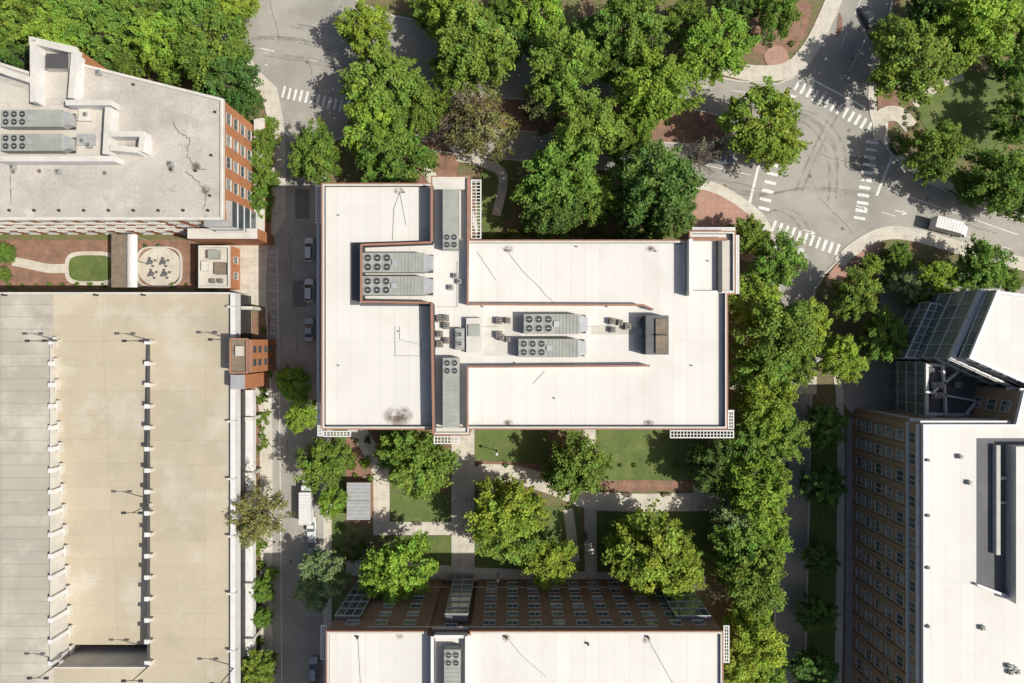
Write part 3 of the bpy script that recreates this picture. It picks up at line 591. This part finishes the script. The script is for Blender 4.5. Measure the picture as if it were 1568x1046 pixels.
def box_truck(px,py,ang,L=7.5,name='box_truck'):
    m=MB(); h=L/2
    m.box(-h,h-2.1,-1.15,1.15,.9,3.2,white); t=-h+.3
    while t<h-2.2: m.box(t,t+.05,-1.12,1.12,3.2,3.23,lgrey); m.box(t,t+.05,-1.17,1.17,1.0,3.15,white); t+=.6
    m.box(-h,h-.4,-.8,.8,.5,.88,dark)
    pr=[(h-2.0,.5),(h-.05,.5),(h,1.15),(h-.55,1.35),(h-1.0,2.2),(h-2.0,2.25)]
    a=[m.av((x,-.98,z)) for x,z in pr];b=[m.av((x,.98,z)) for x,z in pr]
    for i in range(6): j=(i+1)%6; m.idx((a[i],a[j],b[j],b[i]),glass if i==3 else car_white)
    m.idx(a[::-1],car_white);m.idx(b,car_white)
    for s_ in(-1,1): m.box(h-1.8,h-1.05,s_*.985,s_*.99,1.35,2.0,glass); m.box(h-.9,h-.75,s_*1.0,s_*1.3,1.5,1.9,dark)
    wheels(m,(-h+1.4,h-1.1),1.05,.45); o_=m.obj(name,bevel=.03); x,y=W(px,py); o_.location=(x,y,.012); o_.rotation_euler=(0,0,ang)
up=math.pi/2
car(475,383,up,car_white,4.8,True); car(475,445,up,car_white,4.7,True); car(475,505,up,car_silver,4.7,False)
box_truck(474,765,up,8.4); car(478,806,-up,car_white,4.2,False); car(479,838,up,car_silver,4.8,True); car(482,1022,up,car_silver,4.7,True); car(482,1062,up,car_white)
box_truck(1447,350,-.25,7.4,'delivery_truck'); car(1222,398,up,car_white,4.6,True); car(1145,925,up,car_white,5.0,True,'parked_van'); car(1326,28,2.0,car_black,4.6)
car(1105,245,-.1,car_blue,4.6); car(1198,700,up,car_black,4.6)
# ---------------------------------------------------------------- trees
leaf=bpy.data.materials.new('foliage'); leaf.use_nodes=True; nt=leaf.node_tree; N=nt.nodes; L=nt.links; b=N['Principled BSDF']; out=N['Material Output']
oi=N.new('ShaderNodeObjectInfo'); at=N.new('ShaderNodeAttribute'); at.attribute_name='tint'
mx=N.new('ShaderNodeMix'); mx.data_type='RGBA'; mx.blend_type='MULTIPLY'; mx.inputs[0].default_value=1; L.new(oi.outputs['Color'],mx.inputs[6]); L.new(at.outputs['Color'],mx.inputs[7])
L.new(mx.outputs[2],b.inputs['Base Color']); b.inputs['Roughness'].default_value=.6; b.inputs['Specular IOR Level'].default_value=.2
tr=N.new('ShaderNodeBsdfTranslucent'); L.new(mx.outputs[2],tr.inputs['Color']); ms=N.new('ShaderNodeMixShader'); ms.inputs[0].default_value=.33; L.new(b.outputs[0],ms.inputs[1]); L.new(tr.outputs[0],ms.inputs[2]); L.new(ms.outputs[0],out.inputs['Surface'])
def tree_mesh(name,seed,K,nl,R=7.0,Ht=15.0,ls=.34,limbs=16,shrub=False,cr=(.075,.15)):
    rs=np.random.RandomState(seed); mb=MB(); mb.mi(bark); mb.mi(leaf)
    cz=Ht*.6 if not shrub else Ht*.4; vz=Ht*.38 if not shrub else Ht*.55
    ph=rs.rand(4)*6.28
    def rad(t): return R*(.82+.09*math.sin(2*t+ph[0])+.08*math.sin(3*t+ph[1])+.07*math.sin(5*t+ph[2])+.06*math.sin(9*t+ph[3]))
    C=[];TH=[]
    for i in range(K):
        u=rs.uniform(-.35,1); t=rs.rand()*6.283; f=rs.uniform(.70,1.08) if rs.rand()<.75 else rs.uniform(.35,.70)
        q=math.sqrt(max(0,1-u*u)); rr=rad(t)*f*(q**.8); C.append((rr*math.cos(t),rr*math.sin(t),cz+vz*u*f+rs.uniform(-1.3,.9)*R/7,R*rs.uniform(*cr))); TH.append(t+rs.normal()*.35)
    if not shrub:
        mb.tube((0,0,0),(0,0,Ht*.32),R*.06,R*.045,8,bark); mb.tube((0,0,Ht*.32),(rs.uniform(-.3,.3),rs.uniform(-.3,.3),Ht*.75),R*.042,R*.015,7,bark)
        for i in range(limbs):
            c=C[rs.randint(K)]; z0=Ht*rs.uniform(.25,.55); k_=.5; m1=(c[0]*k_+rs.uniform(-.4,.4),c[1]*k_+rs.uniform(-.4,.4),z0+(c[2]-z0)*.62)
            mb.tube((0,0,z0),m1,R*.026,R*.016,5,bark,False); mb.tube(m1,c[:3],R*.016,R*.005,5,bark,False)
            for j in range(4):
                m2=[m1[q]+(c[q]-m1[q])*rs.rand() for q in range(3)]; e=[m2[0]+rs.normal()*R*.16,m2[1]+rs.normal()*R*.16,m2[2]+abs(rs.normal())*R*.1]; mb.tube(m2,e,R*.008,R*.003,4,bark,False)
    nb=len(mb.v)
    C=np.array(C); TH=np.array(TH); n=K*nl; ci=np.repeat(np.arange(K),nl)
    d=rs.normal(size=(n,3)); d/=np.linalg.norm(d,axis=1)[:,None]; rr=rs.rand(n)**.55+np.abs(rs.normal(size=n))*.22
    dd=d*rr[:,None]*C[ci,3][:,None]; er=np.stack([np.cos(TH),np.sin(TH)],1)[ci]
    lx=dd[:,0]*1.6; ly=dd[:,1]*.85
    off=np.stack([er[:,0]*lx-er[:,1]*ly,er[:,1]*lx+er[:,0]*ly,dd[:,2]*.55-np.abs(lx)*.12],1)
    pos=C[ci,:3]+off
    nr=d*.4+np.array([0,0,.8])+rs.normal(size=(n,3))*.5; nr/=np.linalg.norm(nr,axis=1)[:,None]
    a=np.cross(nr,rs.normal(size=(n,3))); a/=np.linalg.norm(a,axis=1)[:,None]; bb=np.cross(nr,a)
    s1=(ls*R/7*rs.uniform(.55,1.25,n))[:,None]; s2=s1*rs.uniform(.45,.75,n)[:,None]
    Q=np.stack([pos-a*s1,pos-bb*s2+nr*s2*.15,pos+a*s1,pos+bb*s2+nr*s2*.15],1).reshape(-1,3)
    ct=rs.uniform(.74,1.22,K)[ci]*rs.uniform(.78,1.24,n); yel=rs.uniform(-.12,.14,K)[ci]+rs.uniform(-.08,.08,n)
    hfac=.72+.38*np.clip((pos[:,2]-(cz-vz*.4))/(vz*1.4),0,1)  # crown shade put into leaf tint: lower leaves darker
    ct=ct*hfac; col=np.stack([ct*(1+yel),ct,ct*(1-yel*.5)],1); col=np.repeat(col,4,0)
    me=bpy.data.meshes.new(name); vs=np.concatenate([np.array(mb.v).reshape(-1,3),Q]) if nb else Q
    fs=[tuple(f) for f in mb.f]+[tuple(nb+4*i+k_ for k_ in range(4)) for i in range(n)]
    me.from_pydata(vs.tolist(),[],fs); me.materials.append(bark); me.materials.append(leaf)
    me.polygons.foreach_set('material_index',[0]*len(mb.f)+[1]*n)
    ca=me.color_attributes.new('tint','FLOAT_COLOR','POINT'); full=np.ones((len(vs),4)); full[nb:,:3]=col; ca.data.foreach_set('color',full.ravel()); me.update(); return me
dense=[tree_mesh('tree_crown',10+i,175,66,ls=.30) for i in range(9)]
sparse=[tree_mesh('sparse_crown',40+i,130,32,ls=.26,limbs=34) for i in range(3)]
bare=[tree_mesh('bare_crown',60+i,60,10,ls=.2,limbs=45) for i in range(2)]
shrubs=[tree_mesh('shrub_crown',80+i,26,50,R=1.5,Ht=1.8,ls=.6,shrub=True,cr=(.12,.22)) for i in range(3)]
COL={'g':(.20,.305,.05),'l':(.28,.395,.052),'d':(.13,.22,.048),'o':(.26,.27,.085),'p':(.26,.32,.13),'b':(.3,.26,.17)}
def tree(px,py,r,c='g',name='oak_tree'):
    R=r*S*.93*1.05; s_=R/7; hs=s_*(1.0 if s_<1 else 1/s_**.45)*random.uniform(.92,1.1); zc=15*hs*.68; x,y=W(px,py,zc)
    lib=sparse if c=='o' else bare if c=='b' else dense
    o_=bpy.data.objects.new(name if c!='b' else 'bare_tree',random.choice(lib)); sc.collection.objects.link(o_); o_.location=(x,y,0); o_.rotation_euler=(0,0,random.uniform(0,6.28)); o_.scale=(s_,s_,hs)
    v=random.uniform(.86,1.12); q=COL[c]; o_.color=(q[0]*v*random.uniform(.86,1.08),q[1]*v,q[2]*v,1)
T=[(15,25,42,'g'),(60,5,38,'g'),(25,75,30,'d'),(85,55,45,'l'),(110,15,40,'g'),(150,35,48,'g'),(165,80,34,'d'),(210,20,42,'g'),(245,60,48,'l'),(290,25,46,'g'),(262,100,32,'g'),(325,75,58,'g'),(345,120,48,'d'),(372,155,28,'d'),(345,8,34,'l'),(375,5,22,'l'),(200,95,26,'g'),(-20,50,40,'g'),
(560,45,43,'l'),(590,130,62,'g'),(575,195,52,'l'),(600,235,58,'g'),(645,165,42,'g'),(480,236,44,'g'),(690,18,44,'l'),(725,70,60,'g'),(700,110,42,'g'),(655,15,30,'g'),(820,10,48,'l'),(790,60,32,'d'),(770,25,34,'g'),(860,100,56,'g'),(895,60,34,'d'),(960,40,60,'g'),(945,100,38,'g'),(1095,70,56,'l'),(1005,130,58,'l'),(985,165,42,'l'),(900,195,56,'g'),(835,150,34,'p'),(720,170,50,'b'),(740,190,55,'o'),(680,200,36,'b'),(860,270,62,'g'),(850,315,50,'d'),(905,300,42,'g'),(1005,290,66,'d'),(1035,320,36,'d'),(975,330,36,'d'),(1172,192,60,'l'),(1195,230,26,'l'),(1070,240,36,'b'),(1100,220,26,'b'),(1050,30,34,'g'),(1190,10,40,'g'),(1130,5,34,'d'),(970,220,38,'g'),
(1400,95,62,'g'),(1370,55,32,'g'),(1450,55,40,'g'),(1500,35,56,'l'),(1560,30,46,'g'),(1560,100,38,'g'),(1562,180,42,'g'),(1420,5,34,'d'),(1435,230,44,'g'),(1532,272,50,'g'),(1490,290,28,'g'),(1560,300,38,'d'),
(1190,400,44,'g'),(1145,362,34,'g'),(1312,450,38,'g'),(1378,390,20,'g'),(1385,440,24,'p'),(1440,425,30,'l'),(1505,410,42,'g'),(1355,515,38,'g'),(1335,405,18,'l'),(1545,430,20,'g'),(1405,455,20,'g'),
(1155,465,44,'l'),(1190,510,58,'g'),(1235,500,40,'l'),(1165,560,46,'g'),(1290,550,36,'l'),(1220,560,32,'g'),(1175,615,50,'l'),(1195,665,44,'g'),(1145,690,46,'g'),(1160,750,54,'l'),(1125,790,38,'p'),(1095,715,42,'d'),(1265,655,34,'d'),(1262,745,34,'d'),(1258,855,28,'d'),(1252,940,30,'d'),(1248,1030,36,'d'),(1135,850,50,'g'),(1155,885,54,'g'),(1175,830,40,'l'),(1110,900,30,'b'),(1155,990,48,'l'),(1150,945,36,'l'),(1135,1040,38,'l'),(1175,1046,34,'l'),
(640,705,56,'g'),(600,690,30,'g'),(640,725,40,'g'),(775,785,56,'l'),(780,820,46,'g'),(885,715,50,'g'),(860,722,30,'g'),(840,863,42,'l'),(1000,850,68,'l'),(1035,870,42,'l'),(965,820,34,'g'),(610,876,56,'l'),(590,905,38,'g'),(490,890,42,'p'),(495,710,42,'g'),(508,768,24,'l'),(450,590,28,'l'),(462,635,28,'l'),(440,580,18,'l'),(395,790,46,'o'),(380,810,34,'o'),(370,725,28,'b'),(400,905,20,'g'),(400,945,18,'g'),(395,1025,30,'g'),(375,1035,22,'g'),(415,880,12,'g'),
(405,215,22,'g'),(400,245,20,'g'),(405,275,22,'g'),(400,305,20,'g'),(412,190,14,'g'),(402,330,14,'g'),(8,388,16,'g'),(5,420,12,'g')]
for t_ in T: tree(*t_)
def shrub(px,py,r,c='g'):
    o_=bpy.data.objects.new('shrub',random.choice(shrubs)); sc.collection.objects.link(o_); x,y=W(px,py,.8); s_=r*S/1.5; o_.location=(x,y,.03); o_.rotation_euler=(0,0,random.uniform(0,6)); o_.scale=(s_,s_,s_); q=COL[c]; v=random.uniform(.7,1.0); o_.color=(q[0]*v,q[1]*v,q[2]*v,1)
for i in range(12): shrub(random.uniform(1145,1225),random.uniform(20,75),random.uniform(4,7),random.choice('gdp'))
for i in range(14): shrub(1378+10*math.cos(i*.45)+random.uniform(-2,2),222+12*math.sin(i*.45),4,'d')
for i in range(10): shrub(1400+12*math.cos(i*.65),180+16*math.sin(i*.65),4,'p')
for i in range(30): shrub(745+i*11+random.uniform(-3,3),random.uniform(352,366),random.uniform(5,8),random.choice('ggl'))
for i in range(26): shrub(random.choice([405,398])+random.uniform(-5,5),random.uniform(490,700),random.uniform(4,8),random.choice('gl'))
for i in range(22): shrub(random.uniform(387,402),random.uniform(820,1040),random.uniform(5,9),random.choice('gl'))
for i in range(14): shrub(random.uniform(535,570),random.uniform(665,735),random.uniform(4,7),random.choice('gdl'))
for i in range(16): shrub(730+i*22,random.choice([712,756])+random.uniform(-3,3),random.uniform(3,5),random.choice('gd'))
for i in range(20): shrub(random.uniform(1330,1440),random.uniform(385,460),random.uniform(4,8),random.choice('gl'))
for i in range(14): shrub(10+i*21,random.choice([376,436]),random.uniform(3,5),random.choice('gd'))
for i in range(16): shrub(random.uniform(515,560),random.uniform(800,860),random.uniform(4,7),random.choice('gd'))
for i in range(30): shrub(random.uniform(660,1040),random.uniform(160,205),random.uniform(4,8),random.choice('gdp'))
# ---------------------------------------------------------------- light, world, camera
el=math.radians(51); sd=Vector((.965*math.cos(el),-.262*math.cos(el),math.sin(el)))
w=bpy.data.worlds.new('World'); sc.world=w; w.use_nodes=True; N=w.node_tree.nodes; sk=N.new('ShaderNodeTexSky'); sk.sky_type='NISHITA'; sk.sun_disc=False; sk.sun_elevation=el; sk.sun_rotation=math.atan2(sd.x,sd.y); sk.dust_density=3.0; sk.air_density=.8
w.node_tree.links.new(sk.outputs[0],N['Background'].inputs[0]); N['Background'].inputs[1].default_value=.105
sl=bpy.data.lights.new('sun','SUN'); sl.energy=5.0; sl.angle=math.radians(.5); sl.color=(1,.96,.885); so=bpy.data.objects.new('sun',sl); sc.collection.objects.link(so); so.rotation_euler=(-sd).to_track_quat('-Z','Y').to_euler()
cd=bpy.data.cameras.new('camera'); co=bpy.data.objects.new('camera',cd); sc.collection.objects.link(co); co.location=(0,0,H); co.rotation_euler=(0,0,0); cd.sensor_width=36; cd.lens=18/(784*S/H); cd.clip_end=3000; sc.camera=co
sc.view_settings.view_transform='Standard'; sc.view_settings.look='None'; sc.view_settings.exposure=0
